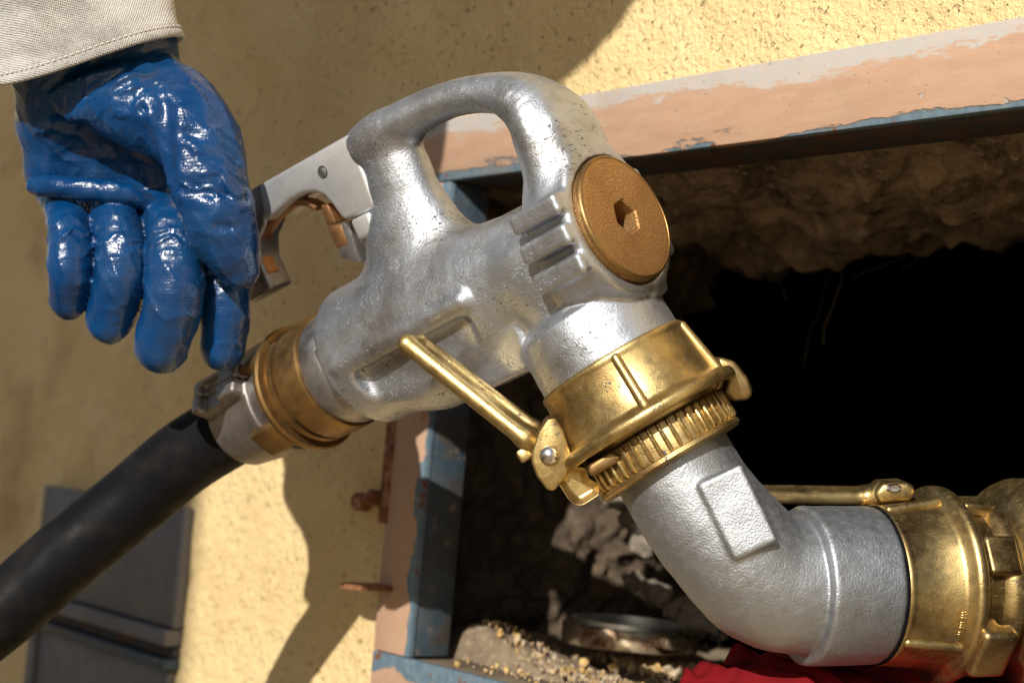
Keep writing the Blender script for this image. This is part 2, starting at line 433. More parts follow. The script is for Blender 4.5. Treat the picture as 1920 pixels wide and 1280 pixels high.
PEBB = MT('ochre_grit', (.5, .33, .12), .8); PEBB.col(PEBB.ramp(PEBB.voro(150, 'F1', None, 'Color'), [(.2, (.26, .19, .12)), (.5, (.44, .27, .08)), (.7, (.40, .33, .25)), (.9, (.58, .38, .13))])); PEBB = PEBB.m
def mk_red():
    t = MT('red_cloth', (.36, .012, .02), .8, 0, .1)
    t.col(t.mix(t.mp(t.noise(40, 4), .4, .7), (.16, .005, .008), (.10, .004, .006))); t.bump(t.wave(500), .0003, .4); t.bump(t.noise(200, 3), .001, .4); return t.m
RED = mk_red()
def mk_cap():
    t = MT('rusty_lid', (.4, .36, .3), .45, .8); n = t.noise(60, 5, .65)
    c = t.mix(t.mp(n, .42, .62), (.50, .42, .28), (.13, .055, .025)); t.col(c); t.rgh(t.mp(n, .4, .7, .3, .7)); t.bump(t.noise(400, 3), .0003, .5); return t.m
LID = mk_cap()
ZINC = metal('lid_zinc', (.55, .58, .57), (.3, .3, .27), (.3, .45), .9, 600, .0001, 0, (.5, .7), 60)
GALV = metal('galvanised_sheet', (.125, .12, .125), (.08, .075, .072), (.5, .68), .25, 300, .0001, 0, (.42, .7), 12)
DARKHOLE = MT('hole_dark', (.02, .02, .02), .7).m
GROUNDM = mk_stone('paving', (.34, .255, .155), (.26, .195, .12), (.38, .30, .20), 6, .004)

# ------------------------------------------------------------------ ground and wall
g = MB(); g.box((-60000, -60000, -200), (60000, 60000, 0))
go = g.build('ground', GROUNDM, smooth=False); go['kind'] = 'structure'; go['label'] = 'grey concrete paving at the foot of the wall'

OA0, OA1, OB0, OB1 = -209., 262., -290., 4.           # opening in wall coordinates (mm)
def axis_pts(segs):
    out = []
    for a, b, s in segs: out += list(np.arange(a, b - 1e-6, s))
    return np.array(out + [segs[-1][1]])
FW = 38.                                               # frame bar width
aa = axis_pts([(-4000, -1000, 300), (-1000, OA0 - FW, 6.15), (OA0 - FW, OA1 + FW, 6.0), (OA1 + FW, 600, 6), (600, 4000, 340)])
bb = axis_pts([(-620, -440, 60), (-440, OB0 - FW, 5.6), (OB0 - FW, OB1 + 40, 6.2), (OB1 + 40, 330, 5.72), (330, 2330, 200)])
ga, gb = np.meshgrid(aa, bb, indexing='ij')
gc = 1.6 * fbm(ga / 60, gb / 60, 0 * ga + 7, 3) + .7 * vnoise(ga / 9, gb / 9, 0 * ga)
nb_ = len(bb); Fq = []
for i in range(len(aa) - 1):
    for j in range(nb_ - 1):
        ca, cb = .5 * (aa[i] + aa[i + 1]), .5 * (bb[j] + bb[j + 1])
        if OA0 - FW + 7 < ca < OA1 + FW - 7 and OB0 - FW + 7 < cb < OB1 + 40 - 7: continue
        Fq.append((i * nb_ + j, (i + 1) * nb_ + j, (i + 1) * nb_ + j + 1, i * nb_ + j + 1))
wall = link('stucco_wall', mesh('stucco_wall', np.stack([ga.ravel(), gb.ravel(), gc.ravel()], 1), Fq), STUCCO, None, WALL)
tag(wall, 'pale yellow rough stucco house wall around the square opening', 'wall')

# unseen stucco block, added out of frame to shade the left of the wall
SC_ = np.linalg.inv(CAMROT) @ sv; SH_ = nz(np.cross(UPC, SC_)); SV_ = np.cross(SC_, SH_)
hs_ = nz(SC_ - UPC * (SC_ @ UPC))
wf = Fr(SH_ * -402 + hs_ * 2600, SH_, UPC, hs_)
b = MB(); b.box((-900, -900, 0), (0, 3600, 420)); o = b.build('shade_block', STUCCO, None, wf, smooth=False)
tag(o, 'unseen yellow stucco block added to shade the left of the wall', 'wall')

# rough reveal of the opening: four displaced sheets running into the wall, a dark cellar behind
def sheet(name, fn, nu, nv, m, parent, amp, seed, ragged=0):
    U_, V_ = np.meshgrid(np.linspace(0, 1, nu), np.linspace(0, 1, nv), indexing='ij')
    P, nrm = fn(U_, V_)
    n1 = fbm(P[0] / 32 + seed, P[1] / 32, P[2] / 32, 5); n2 = np.abs(fbm(P[0] / 60, P[1] / 60 + seed, P[2] / 60, 3))
    d = amp * (n1 * .75 + n2 * .9 + .28 * fbm(P[0] / 8, P[1] / 8 + seed, P[2] / 8, 2)) * np.clip(V_ * 8, 0, 1)
    P = [P[i] + d * nrm[i] for i in range(3)]
    Fq = [(i * nv + j, (i + 1) * nv + j, (i + 1) * nv + j + 1, i * nv + j + 1) for i in range(nu - 1) for j in range(nv - 1)]
    return link(name, mesh(name, np.stack([q.ravel() for q in P], 1), Fq), m, parent)
reveal = bpy.data.objects.new('stone_reveal', None); COL.objects.link(reveal); reveal.matrix_world = WALL.mw(); reveal.empty_display_size = .02
tag(reveal, 'rough dark masonry lining the opening behind the frame', 'masonry')
DEP = 285.
def rag(u, s): return 1 + .16 * fbm(u * 9 + s, 0 * u, 0 * u, 4)
sheet('reveal_ceiling', lambda u, v: ([OA0 - 120 + u * (OA1 - OA0 + 220), 12 - 14 * v + 150 * np.clip(v - .78, 0, 1) ** 1.3 + 0 * u, -46 - v * DEP * rag(u, 1)], (0, -1, 0)), 230, 120, STONE, reveal, 13, 3)
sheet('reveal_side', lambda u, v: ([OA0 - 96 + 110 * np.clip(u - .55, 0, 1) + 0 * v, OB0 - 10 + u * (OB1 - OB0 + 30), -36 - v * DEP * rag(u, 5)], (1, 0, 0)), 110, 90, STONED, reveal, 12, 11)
sheet('reveal_side', lambda u, v: ([OA1 + 90 + 0 * u, OB0 - 10 + u * (OB1 - OB0 + 30), -46 - v * DEP], (-1, 0, 0)), 40, 40, STONE, reveal, 12, 17)
sheet('reveal_floor', lambda u, v: ([OA0 - 120 + u * (OA1 - OA0 + 220), OB0 - 7 + 0 * u, -30 - v * DEP], (0, 1, 0)), 150, 100, DIRT, reveal, 6, 23)
rs_ = random.Random(8)
for (x_, y_), (x2, y2), r_ in (((1590, 470), (1545, 640), .5), ((1700, 480), (1600, 520), .35), ((1440, 480), (1475, 560), .4), ((1780, 440), (1690, 505), .3), ((1560, 505), (1500, 700), .25)):
    P = [WALL.px(x_ + (x2 - x_) * k / 9 + rs_.uniform(-5, 5), y_ + (y2 - y_) * k / 9 + rs_.uniform(-4, 4), -300) for k in range(10)]
    b = MB(); b.tube(spl(P, 3), r_, 6); b.build('root', DIRT, reveal)
# back face of the wall and closed cellar
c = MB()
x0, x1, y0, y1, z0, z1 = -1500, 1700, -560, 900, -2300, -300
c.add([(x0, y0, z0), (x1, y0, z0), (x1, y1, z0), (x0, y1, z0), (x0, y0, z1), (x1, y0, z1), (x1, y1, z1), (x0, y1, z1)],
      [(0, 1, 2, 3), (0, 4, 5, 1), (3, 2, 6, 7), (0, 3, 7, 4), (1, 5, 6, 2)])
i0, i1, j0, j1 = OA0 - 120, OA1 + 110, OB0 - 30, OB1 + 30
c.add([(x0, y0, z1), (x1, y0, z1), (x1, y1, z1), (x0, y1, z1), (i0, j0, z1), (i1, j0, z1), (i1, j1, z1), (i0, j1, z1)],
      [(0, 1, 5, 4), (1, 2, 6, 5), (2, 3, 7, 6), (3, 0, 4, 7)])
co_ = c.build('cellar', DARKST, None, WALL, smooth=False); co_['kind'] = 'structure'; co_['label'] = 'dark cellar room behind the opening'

# ------------------------------------------------------------------ frame of the opening
frame = empty('hatch_frame', WALL, 'peach painted angle iron frame with old blue paint showing at its edges', 'frame')
def bar(name, pts, c0, c1, m, bevel=1.2):     # pts: quad in a,b
    b = MB(); b.add([(a, q, c0) for a, q in pts] + [(a, q, c1) for a, q in pts], [(3, 2, 1, 0), (4, 5, 6, 7)] + [(i, (i + 1) % 4, 4 + (i + 1) % 4, 4 + i) for i in range(4)])
    return b.build(name, m, frame, bevel=bevel)
MP_L = mk_paint('lintel_paint', 1, (OB1 + 3.6) / 1000, (OB1 + 32) / 1000, 16., 24., (.22, 1, 1)).m
def mk_post(name, axis, edge, sgn, width=9.):
    t = MT(name, PEACH, .62, 0, .3); x = t.xyz()[axis]
    n2 = t.noise(34, 5, .62); n3 = t.noise(230, 4, .65)
    d = t.math('ADD', t.math('MULTIPLY', t.math('SUBTRACT', x, edge), sgn * 1000. / width), t.math('MULTIPLY', t.math('SUBTRACT', n2, .5), 3.4))
    base = t.mix(t.mp(t.noise(90, 3), .4, .65, 0, .35), PEACH, (.36, .215, .14))
    blue = t.mix(t.mp(n3, .35, .7), BLUEP, (.15, .20, .235)); blue = t.mix(t.mp(t.noise(70, 4), .6, .66), blue, RUSTC)
    base = t.mix(t.mp(d, -.04, .04), base, blue); base = t.mix(t.mp(t.noise(40, 4), .70, .74, 0, .8), base, (.36, .15, .06))
    t.col(base); t.bump(t.mp(d, -.04, .04), .0005, .6); t.bump(t.noise(260, 3), .0005, .5); return t.m
MP_P = mk_post('post_paint', 0, (OA0 - 5) / 1000, 1); MP_S = mk_post('sill_paint', 1, (OB0 - 13) / 1000, 1, 9.)
bar('lintel_bar', [(OA0 - FW, OB1), (OA1 + FW, OB1), (OA1 + FW, OB1 + 40), (OA0 - FW, OB1 + 40)], 1, 7, MP_L)
bar('lintel_flange', [(OA0, OB1 + .4), (OA1, OB1 + .4), (OA1, OB1 + 6), (OA0, OB1 + 6)], -40, 0.6, RUST_SHADE)  # shade under the lintel is put into this dark colour
bar('post', [(OA0 - FW, OB0 - .4), (OA0, OB0 - .4), (OA0, OB1 - .4), (OA0 - FW, OB1 - .4)], 1, 6.5, MP_P)
bar('post_flange', [(OA0 - 6, OB0), (OA0 - .4, OB0), (OA0 - .4, OB1), (OA0 - 6, OB1)], -25, .6, BLUE)
bar('post', [(OA1, OB0), (OA1 + FW, OB0), (OA1 + FW, OB1 - .4), (OA1, OB1 - .4)], 1, 6.5, MP_P)
bar('sill_bar', [(OA0 - FW, OB0 - FW), (OA1 + FW, OB0 - FW), (OA1 + FW, OB0 - .8), (OA0 - FW, OB0 - .8)], 1, 6.8, MP_S)
bar('sill_flange', [(OA0, OB0 - 7), (OA1, OB0 - 7), (OA1, OB0 - 1.2), (OA0, OB0 - 1.2)], -34, .6, DIRT)
# catch: flat tab with a hole that sticks out of the post, worn hinge strap and a rusty eye bolt
p = WALL.px(722, 1100, 6); ta, tb = p[0], p[1]
bm = bmesh.new()
def ringplate(cx, cz, w, l, r, n=20):
    out = [(-w, 0), (w, 0), (w, l * .8), (w * .55, l), (-w * .55, l), (-w, l * .8)]
    V = [(cx + x, z + cz) for x, z in out]; H = [(cx + r * math.cos(2 * math.pi * k / n), cz + l * .55 + r * math.sin(2 * math.pi * k / n)) for k in range(n)]
    return V, H
Vo, Hh = ringplate(ta, 5, 9.5, 31, 3.6)
lay = []
for y in (tb - 1.6, tb + 1.6):
    vo = [bm.verts.new((a / 1000, y / 1000, c_ / 1000)) for a, c_ in Vo]; vh = [bm.verts.new((a / 1000, y / 1000, c_ / 1000)) for a, c_ in Hh]
    eo = [bm.edges.new((vo[i], vo[(i + 1) % len(vo)])) for i in range(len(vo))] + [bm.edges.new((vh[i], vh[(i + 1) % len(vh)])) for i in range(len(vh))]
    bmesh.ops.triangle_fill(bm, use_beauty=True, edges=eo); lay.append((vo, vh))
for k in (0, 1):
    A_, B_ = lay[0][k], lay[1][k]
    for i in range(len(A_)): bm.faces.new((A_[i], A_[(i + 1) % len(A_)], B_[(i + 1) % len(A_)], B_[i]))
bmesh.ops.recalc_face_normals(bm, faces=bm.faces)
me = bpy.data.meshes.new('catch_tab'); bm.to_mesh(me); bm.free(); link('catch_tab', me, RUST, frame, smooth=False)
pe = WALL.px(690, 942, 4)
b = MB(); b.tube([(pe[0] - 6, pe[1], 1), (pe[0] - 6, pe[1], 9), (pe[0] - 6, pe[1], 11)], [6, 6, 4], 14); b.tube([(pe[0] - 6, pe[1], 7), (pe[0] + 5, pe[1] + 2, 10), (pe[0] + 13, pe[1] + 4, 10)], [3, 3, 3], 10); b.tube([(pe[0] + 13, pe[1] + 4, 1), (pe[0] + 13, pe[1] + 4, 12), (pe[0] + 13, pe[1] + 4, 14)], [5, 5, 3], 12)
b.build('hinge_pin', RUST, frame)
b = MB(); b.box((OA0 - FW - 7, -212, 2), (OA0 - FW + 3, -120, 7.6)); b.build('hinge_strap', RUST, frame, bevel=1)

# ------------------------------------------------------------------ galvanised hatch low on the left
cf = WALL
hatch = empty('metal_wall_box', cf, 'dull grey metal box door low on the wall behind the hose', 'cabinet')
def hbox(n, a0, a1, b0, b1, c0, c1, m): 
    q = MB(); q.box((a0, b0, c0), (a1, b1, c1)); return q.build(n, m, hatch, bevel=1.5)
hbox('upper_sheet', -772, -508, -312, -222, 1, 9, GALV)
hbox('rail', -772, -508, -325, -313, 1, 16, GALV)
hbox('rail', -765, -508, -343, -335, 1, 15, BLUE)
hbox('lower_sheet', -750, -512, -480, -344, 1, 8, GALV)
hbox('stile', -766, -752, -480, -344, 1, 12, GALV)
hbox('rust_gap', -764, -510, -334.5, -325.5, 1, 5, RUST_SHADE)

# ------------------------------------------------------------------ things on the floor of the opening
rnd = random.Random(4)
lidp = WALL.px(1180, 1206, OB0 + 16, 1)
LF = WALL.sub((lidp[0], OB0 + 14, lidp[2]), (1, 0, 0), (0, 0, -1), (0, 1, 0))
lid = empty('filler_closure', LF, 'round rusty threaded filler cap lying upside down on the dirty sill', 'cap')
R0 = 43.
b = MB(); b.lathe([(R0 - 4, 0), (R0, 1.2), (R0 + .5, 12), (R0 - .5, 13.5), (R0 - 5, 13.5), (R0 - 5, 4), (1, 3), (1, 0)], 72); b.build('shell', LID, lid)
b = MB()
for k in range(3): b.lathe([(R0 - 4.8, 7 + k * 3.1), (R0 - 7.0, 8.3 + k * 3.1), (R0 - 4.8, 9.6 + k * 3.1)], 72)
b.lathe([(R0 - 4.9, 13.4), (R0 - 4.9, 16.5), (R0 - 8, 16.5), (R0 - 8, 6), (R0 - 5.5, 6)], 72)
b.build('thread', ZINC, lid)
for ang in (2.75, -.25):
    q = MB(); ca, sa = math.cos(ang), math.sin(ang)
    q.box((R0 - 3, -8, 6), (R0 + 17, 8, 13.5), lambda p: (p[0] * ca - p[1] * sa, p[0] * sa + p[1] * ca, p[2])); q.build('lug', LID, lid, bevel=2)

def rock(r, rn):
    bm = bmesh.new(); bmesh.ops.create_icosphere(bm, subdivisions=1, radius=1)
    s = [r * rn.uniform(.6, 1.3) for _ in range(3)]
    V = [[v.co[i] * s[i] * rn.uniform(.75, 1.15) for i in range(3)] for v in bm.verts]; Fq = [[v.index for v in f.verts] for f in bm.faces]; bm.free()
    return V, Fq
grit = MB()
for k in range(1300):
    a = rnd.uniform(OA0 + 10, 130) if rnd.random() < .35 else rnd.uniform(-100, 130); c_ = -rnd.uniform(2, 150) if rnd.random() < .7 else -rnd.uniform(2, 60)
    if (a - lidp[0]) ** 2 + (c_ - lidp[2]) ** 2 < 46 ** 2: continue
    V, Fq = rock(rnd.choice([.5, .6, .8, 1., 1.3, 2.]), rnd); grit.add([(v[0] + a, v[1] + OB0 + .5 + 2 * (c_ < -34), v[2] + c_) for v in V], Fq)
for k in range(900):                                     # crumbs lying on the heap
    a = OA0 + rnd.uniform(-30, 130); c_ = -rnd.uniform(46, 130)
    if (a - lidp[0]) ** 2 + (c_ - lidp[2]) ** 2 < 52 ** 2: continue
    hgt = OB0 - 4 + 21 * math.exp(-((a - OA0 - 4) / 30) ** 2 - ((c_ + 52) / 34) ** 2) + 15 * math.exp(-((a - OA0 + 60) / 40) ** 2 - ((c_ + 110) / 60) ** 2) + 7 * math.exp(-((a - OA0 - 40) / 50) ** 2 - ((c_ + 70) / 40) ** 2)
    V, Fq = rock(rnd.choice([.5, .7, .9, 1.2, 1.8]), rnd); grit.add([(v[0] + a, v[1] + hgt + rnd.uniform(0, 3.), v[2] + c_) for v in V], Fq)
gp = WALL.px(1250, 1262, OB0 + 2, 1)
for k in range(260):
    a = gp[0] + rnd.gauss(0, 26); c_ = gp[2] + rnd.gauss(0, 16)
    V, Fq = rock(rnd.choice([1.6, 2.4, 3.2, 4.2]), rnd); grit.add([(v[0] + a, v[1] + OB0 + 3 + rnd.uniform(0, 3), v[2] + c_) for v in V], Fq)
go = grit.build('grit', PEBB, None, WALL, smooth=False); tag(go, 'loose ochre grit and crumbs on the dirty sill', 'grit', kind='stuff')
# heap of dirt against the left post
def heap(x, y, z):
    d = y + 0 * x + 0 * z - (OB0 - 4 + 21 * np.exp(-((x - OA0 - 4) / 30) ** 2 - ((z + 52) / 34) ** 2) + 15 * np.exp(-((x - OA0 + 60) / 40) ** 2 - ((z + 110) / 60) ** 2) + 7 * np.exp(-((x - OA0 - 40) / 50) ** 2 - ((z + 70) / 40) ** 2))
    d = d + 16 * np.clip((z + 44) / 14, 0, 1)
    return d * .7 - 2.3 * fbm(x / 9, y / 9, z / 9, 4)
V, Fq = surf(heap, (OA0 - 90, OB0 - 12, -170), (OA0 + 190, OB0 + 50, -24), 2.0, 0)
o = link('dirt_heap', mesh('dirt_heap', V, Fq), DIRT, None, WALL); tag(o, 'heap of sandy dirt in the bottom left corner of the opening', 'dirt', kind='stuff')
# broken stones behind
spots = [(1168, 925, 12, -170), (1195, 975, 10, -165), (1140, 905, 7, -180), (1235, 1115, 9, -185), (1285, 1148, 10, -170), (1192, 1088, 7, -190), (1320, 1165, 13, -160), (1215, 1015, 12, -175), (1010, 690, 14, -150)]
descs = ['large pale broken stone behind the brass coupling claw', 'pale broken stone beside the upper end of the silver elbow', 'small pale stone just under the brass claw', 'pale stone left of the elbow bend above the cap', 'pale stone between elbow bend and cap', 'smallest pale stone in the line above the cap', 'pale stone touching the outline of the elbow bend', 'pale rubble stone halfway up beside the elbow', 'pale stone seen between nozzle barrel and neck']
for (x, y, r, c_), ds in zip(spots, descs):
    p = WALL.px(x, y, c_); rs = random.Random(x)
    def fs(X, Y, Z, r=r, sd=x): return (ln(X / 1.3, Y, Z / 1.1) - r) * .8 - r * .28 * fbm(X / r * 1.4 + sd, Y / r * 1.4, Z / r * 1.4, 4)
    V, Fq = surf(fs, (-2 * r,) * 3, (2 * r,) * 3, r / 9, 0)
    o = link('rubble_stone', mesh('rubble_stone', V, Fq), PALE, None, WALL.sub(p, (1, 0, 0), (0, 1, 0), (0, 0, 1))); tag(o, ds, 'stone', 'broken stones inside the opening')

# ------------------------------------------------------------------ red rag
rp = WALL.px(1420, 1250, -20)
nu, nv = 130, 110
U_, V_ = np.meshgrid(np.linspace(0, 1, nu), np.linspace(0, 1, nv), indexing='ij')
e0 = np.array(px(1300, 1300, -60)); 
Xr = -28 + U_ * 210 + 8 * fbm(U_ * 3, V_ * 3, 0 * U_, 2); Zr = 45 - V_ * 110 + U_ * 8
Yr = -26 + 26 * np.clip(U_ * 3, 0, 1) ** .8 * (1 - .25 * U_) + 20 * np.abs(fbm(U_ * 6 + .35 * V_ * 6, V_ * 2.2 - U_ * 2, 0 * U_ + 3, 3)) - 60 * np.clip(.28 - V_, 0, 1) + 3 * fbm(U_ * 14, V_ * 9, 0 * U_, 2)
Fq = [(i * nv + j, (i + 1) * nv + j, (i + 1) * nv + j + 1, i * nv + j + 1) for i in range(nu - 1) for j in range(nv - 1)]
ragf = Fr(px(1400, 1268, -55), RGT, UPC, -FWD)
o = link('red_rag', mesh('red_rag', np.stack([Xr.ravel(), Yr.ravel(), Zr.ravel()], 1), Fq), RED, None, ragf)
md = o.modifiers.new('s', 'SOLIDIFY'); md.thickness = .0018
tag(o, 'crumpled red cloth lying on the sill under the silver elbow', 'cloth')

# ------------------------------------------------------------------ delivery nozzle
noz = empty('delivery_nozzle', NOZ, 'cast aluminium fuel delivery nozzle with loop handle and bronze plug', 'nozzle')
nkl = NOZ.M.T @ NK                                     # neck direction in nozzle space
NC = np.array([-46., 0, 0])
def body(u, v, w):
    r = np.interp(u, [-177, -150, -110, -60, -20], [37.2, 36.8, 34.5, 28, 26])
    rad = ln(v, w); d = smax(rad - r, smax(-176 - u, u + 22, 1.2), 1.2)
    # belly and its flange
    d = smin(d, caps(u, v, w, (-132, -18, 0), (-88, -17, 0), 25, 23), 14)
    d = smin(d, rbox(u, v, w, (-84, -33, 9), (20, 11, 13), 2.5), 3)
    # side ridge with pocket under it
    d = smax(d, -rbox(u, v, w, (-121, -27, 41), (40, 20, 15.5), 6), 2.5)
    d = smin(d, caps(u, v, w, (-166, -1.5, 33.5), (-80, -2, 30), 5.2, 5.0), 3.5)
    # trunk of the handle
    tr = pchain(u, v, w, spl([(-118, 6, 0, 36), (-117, 34, 0, 30), (-113, 56, 0, 22), (-108, 74, 0, 17.5), (-104, 86, 0, 14)], 5), .70)
    d = smin(d, tr, 12)
    # rear seat for the lever bracket
    bx = rbox(u, v, w, (-111, 82, 0), (11, 20, 11.5), 9); d = smin(d, bx, 10)
    # handle strap
    st = pchain(u, v, w, spl([(-126, 91, 0, 11.6), (-106, 91.6, 0, 11), (-86, 91.8, 0, 10), (-62, 89, 0, 8.8), (-40, 82, 0, 9.2), (-23, 71.5, 0, 11), (-15.5, 57, 0, 12.6), (-16.5, 38, 0, 13.6), (-18, 18, 0, 15)], 5), 1.32)
    d = smin(d, st, 6)
    d = smin(d, pchain(u, v, w, spl([(-22, 67, -4, 7.5), (-17, 58, -7, 11.2), (-15.5, 45, -6, 12.5), (-16, 26, -3, 13.2)], 4), 2.15), 11)
    d = np.where((v > 61), np.maximum(d, -120.5 - u), d)
    # head
    hr = smax(rad - 35.5, smax(-30 - u, u + 1.5, 2), 3.2)
    pl = rbox(u, v, w * (1 + np.clip(v - 26, -10, 50) / 110.), (-14.5, 24, 0), (12.2, 34, 22), 9)
    hd = smin(hr, pl, 8)
    d = smin(d, hd, 5)
    # neck and collar
    t = (u - NC[0]) * nkl[0] + (v - NC[1]) * nkl[1] + (w - NC[2]) * nkl[2]
    a = [u - NC[0] - t * nkl[0], v - NC[1] - t * nkl[1], w - NC[2] - t * nkl[2]]
    rr = ln(*a)
    d = smin(d, smax(rr - 26, smax(-t - 5, t - 50, 2), 3), 9)
    d = smin(d, smax(rr - np.interp(t, [26, 33, 44, 62], [27, 33.5, 35, 35.5]), smax(28 - t, t - 60, 1.5), 4), 3)
    d = smin(d, caps(u, v, w, (-46, -2, 0), (-24, -6, 0), 25, 25), 8)
    # lugs round the head
    for vv, ll in ((15.5, 0), (1.5, 2), (-12.5, 4)):
        lg = rbox(u, v, w, (-16.5 - ll * .3, vv, 30.5 - abs(vv - 3) * .12), (14.5, 4.9, 9.5), 2.4)
        d = smin(d, lg, 1.8)
    for vv in (9., -5.2): d = smax(d, -rbox(u, v, w, (-20, vv, 38.5), (13, 2.1, 9.), 1.2), 1.2)
    for an in (-.5, -1.25, .5): 
        cv, sw_ = math.sin(an), -math.cos(an)
        lg = rbox(u, v, w, (-16, cv * 33, sw_ * 33), (13, 6.5, 6.5), 3); d = smin(d, lg, 3)
    # recess for the plug and the seam behind the bracket
    d = smax(d, -smax(ln(v, w) - 30.8, -u - 5, .5), .8); d = smax(d, -smax(ln(v, w) - 10.5, -u - 20, .5), .5)
    return d - .12 * vnoise(u / 9, v / 9, w / 9) - .10 * vnoise(u / 3.5, v / 3.5, w / 3.5)
V, Fq = surf(body, (-182, -66, -48), (8, 108, 50), 1.0)
link('body', mesh('body', V, Fq), ALU, noz)
# plug with hexagon socket
b = MB(); n = 96; ring = [(30.2, -6), (30.2, 1.2), (29.6, 2.2), (28.6, 2.6), (26, 2.7), (14, 2.75)]
V = []
for i in range(n):
    a = 2 * math.pi * i / n
    for r, z in ring: V.append((z, r * math.cos(a), r * math.sin(a)))
    hexr = 8.2 * math.cos(math.pi / 6) / math.cos(((a + .35) % (math.pi / 3)) - math.pi / 6)
    for r, z in ((hexr + 1., 2.7), (hexr, 1.9), (hexr * .98, -15), (.01, -17.5)): V.append((z, r * math.cos(a), r * math.sin(a)))
m_ = len(ring) + 4
b.add(V, [(i * m_ + k, ((i + 1) % n) * m_ + k, ((i + 1) % n) * m_ + k + 1, i * m_ + k + 1) for i in range(n) for k in range(m_ - 1)])
b.build('plug', PLUG, noz, sharp=30)
b = MB(); b.lathe([(30.25, 0.2), (30.25, 1.6), (29.7, 2.45), (28.7, 2.85), (28.3, 2.2)], 96, True, 0); b.build('plug_rim', BRASSD, noz)
# lever bracket, from outline traced on the plane w = 11
Q = lambda x, y, w0=13: tuple(NOZ.px(x, y, w0)[:2])
out = [Q(484, 347), Q(655, 249), Q(704, 383), Q(698, 392), Q(648, 413), Q(640, 411), Q(622, 385), Q(607, 368), Q(590, 361), Q(568, 363), Q(545, 374), Q(510, 404), Q(495, 418)]
extrude(out, -13, 13, 'lever_bracket', ALU2, noz, 2.4, 3)
b = MB(); hc = NOZ.px(605, 323, 13); b.lathe([(2.9, 12.6), (2.2, 13.15), (.01, 13.1)], 24, False, 2, (hc[0], hc[1], 0)); b.build('pivot_pin', STEEL, noz)
b = MB(); b.lathe([(2.7, 12.5), (3.3, 13.1), (2.9, 13.3), (2.4, 13.0)], 24, True, 2, (hc[0], hc[1], 0)); b.build('pin_hole_rim', DARKHOLE, noz)
lev = [Q(500, 337, 7), Q(499, 420, 7), Q(486, 450, 7), Q(488, 490, 7), Q(512, 541, 7), Q(445, 578, 7), Q(415, 505, 7), Q(415, 420, 7), Q(440, 375, 7)]
extrude(lev, -9, 8, 'squeeze_lever', STEEL, noz, 2., 3)
edge = spl([Q(607, 383, 0), Q(585, 372, 0), Q(555, 375, 0), Q(520, 402, 0), Q(499, 432, 0), Q(493, 462, 0), Q(500, 490, 0), Q(512, 515, 0)], 6)
off = []
for i, p in enumerate(edge):
    t = nz(edge[min(i + 1, len(edge) - 1)] - edge[max(i - 1, 0)]); off.append(p + np.array([t[1], -t[0]]) * -3.4)
extrude([tuple(p) for p in edge] + [tuple(p) for p in off[::-1]], -3, 6, 'trigger', BRONZE, noz, 1.2, 2)
pw = [Q(600, 385, 6), Q(614, 382, 6), Q(630, 417, 6), Q(612, 424, 6)]; extrude(pw, -6, 6, 'pawl', BRONZE, noz, 1, 2)
pw = [Q(613, 426, 6), Q(640, 420, 6), Q(653, 458, 6), Q(632, 467, 6)]; extrude(pw, -7, 6.5, 'pawl', BRONZE, noz, 1, 2)
pw = [Q(657, 414, 14), Q(692, 396, 14), Q(704, 436, 14), Q(674, 452, 14)]; extrude(pw, 6, 15, 'stop_block', ALU2, noz, 2, 3)
pw = [Q(640, 420, 0), Q(668, 410, 0), Q(690, 490, 0), Q(650, 480, 0)]; extrude(pw, -6, 6, 'stem_guide', STEEL, noz, 1.5, 2)

# ------------------------------------------------------------------ hose behind the nozzle
HF = NOZ.sub((-168, 0, 0), (0, 1, 0), (0, 0, 1), (1, 0, 0))           # z along the barrel axis
hose = empty('fuel_hose', HF, 'black rubber fuel hose with brass swivel and clamp behind the nozzle', 'hose')
b = MB(); b.lathe([(22, 4), (29.5, 4), (30, 0), (30, -8), (28, -9), (28, -14), (30, -15), (30.6, -16.5), (30.6, -28), (30, -30), (22, -30)], 80); b.build('steel_sleeve', STEEL, hose)
b = MB(); b.box((-16, 25, -14), (12, 32, -1)); b.build('wrench_flat', STEEL, hose, bevel=2)
b = MB(); b.box((-8, -32, -14), (16, -25, -1)); b.build('wrench_flat', STEEL, hose, bevel=2)
b = MB(); b.lathe([(24, -42), (31.6, -42.2), (32.2, -43.5), (32.2, -60), (31.2, -61), (29.4, -61.3), (29.4, -63), (31.8, -63.3), (32, -66.6), (31, -67), (30, -67.2), (30, -70), (34.2, -70.4), (35, -72), (34.2, -75), (27, -76), (24, -76)], 80, True, 2, (0, 0, 12)); b.build('swivel_ring', BRASSD, hose)
for an in (.6, 2.2, 3.9, 5.4):
    q = MB(); ca, sa = math.cos(an), math.sin(an); q.box((26, -9, -84), (33.5, 9, -62), lambda p: (p[0] * ca - p[1] * sa, p[0] * sa + p[1] * ca, p[2])); q.build('swivel_lug', BRASSD, hose, bevel=2.2)
b = MB(); b.lathe([(20, -74), (28.5, -76), (28.5, -88), (27, -90), (20, -92)], 80, True, 2, (0, 0, 12)); b.build('tail_sleeve', STEEL, hose)
def clamp(x, y, z):
    z = z - 10
    r = ln(x, y); d = smax(smax(r - (27.8 + (z + 106) * .11), 19 - r, 1), abs(z + 106) - 21, 2.)
    for s_, an in ((1, .95), (1, .95 + math.pi)):
        ca, sa = math.cos(an), math.sin(an); X, Y = x * ca + y * sa, -x * sa + y * ca
        d = smin(d, rbox(X, Y, z, (27.5, 0, -106), (9, 9.5, 19), 2.), 2.)
        d = smax(d, -rbox(X, Y, z, (36, 3.5, -110), (4, 10, 8), 1.2), .8)
        d = smax(d, -rbox(X, Y, z, (32, 0, -106), (14, .5, 40), .2), .4)
    return d
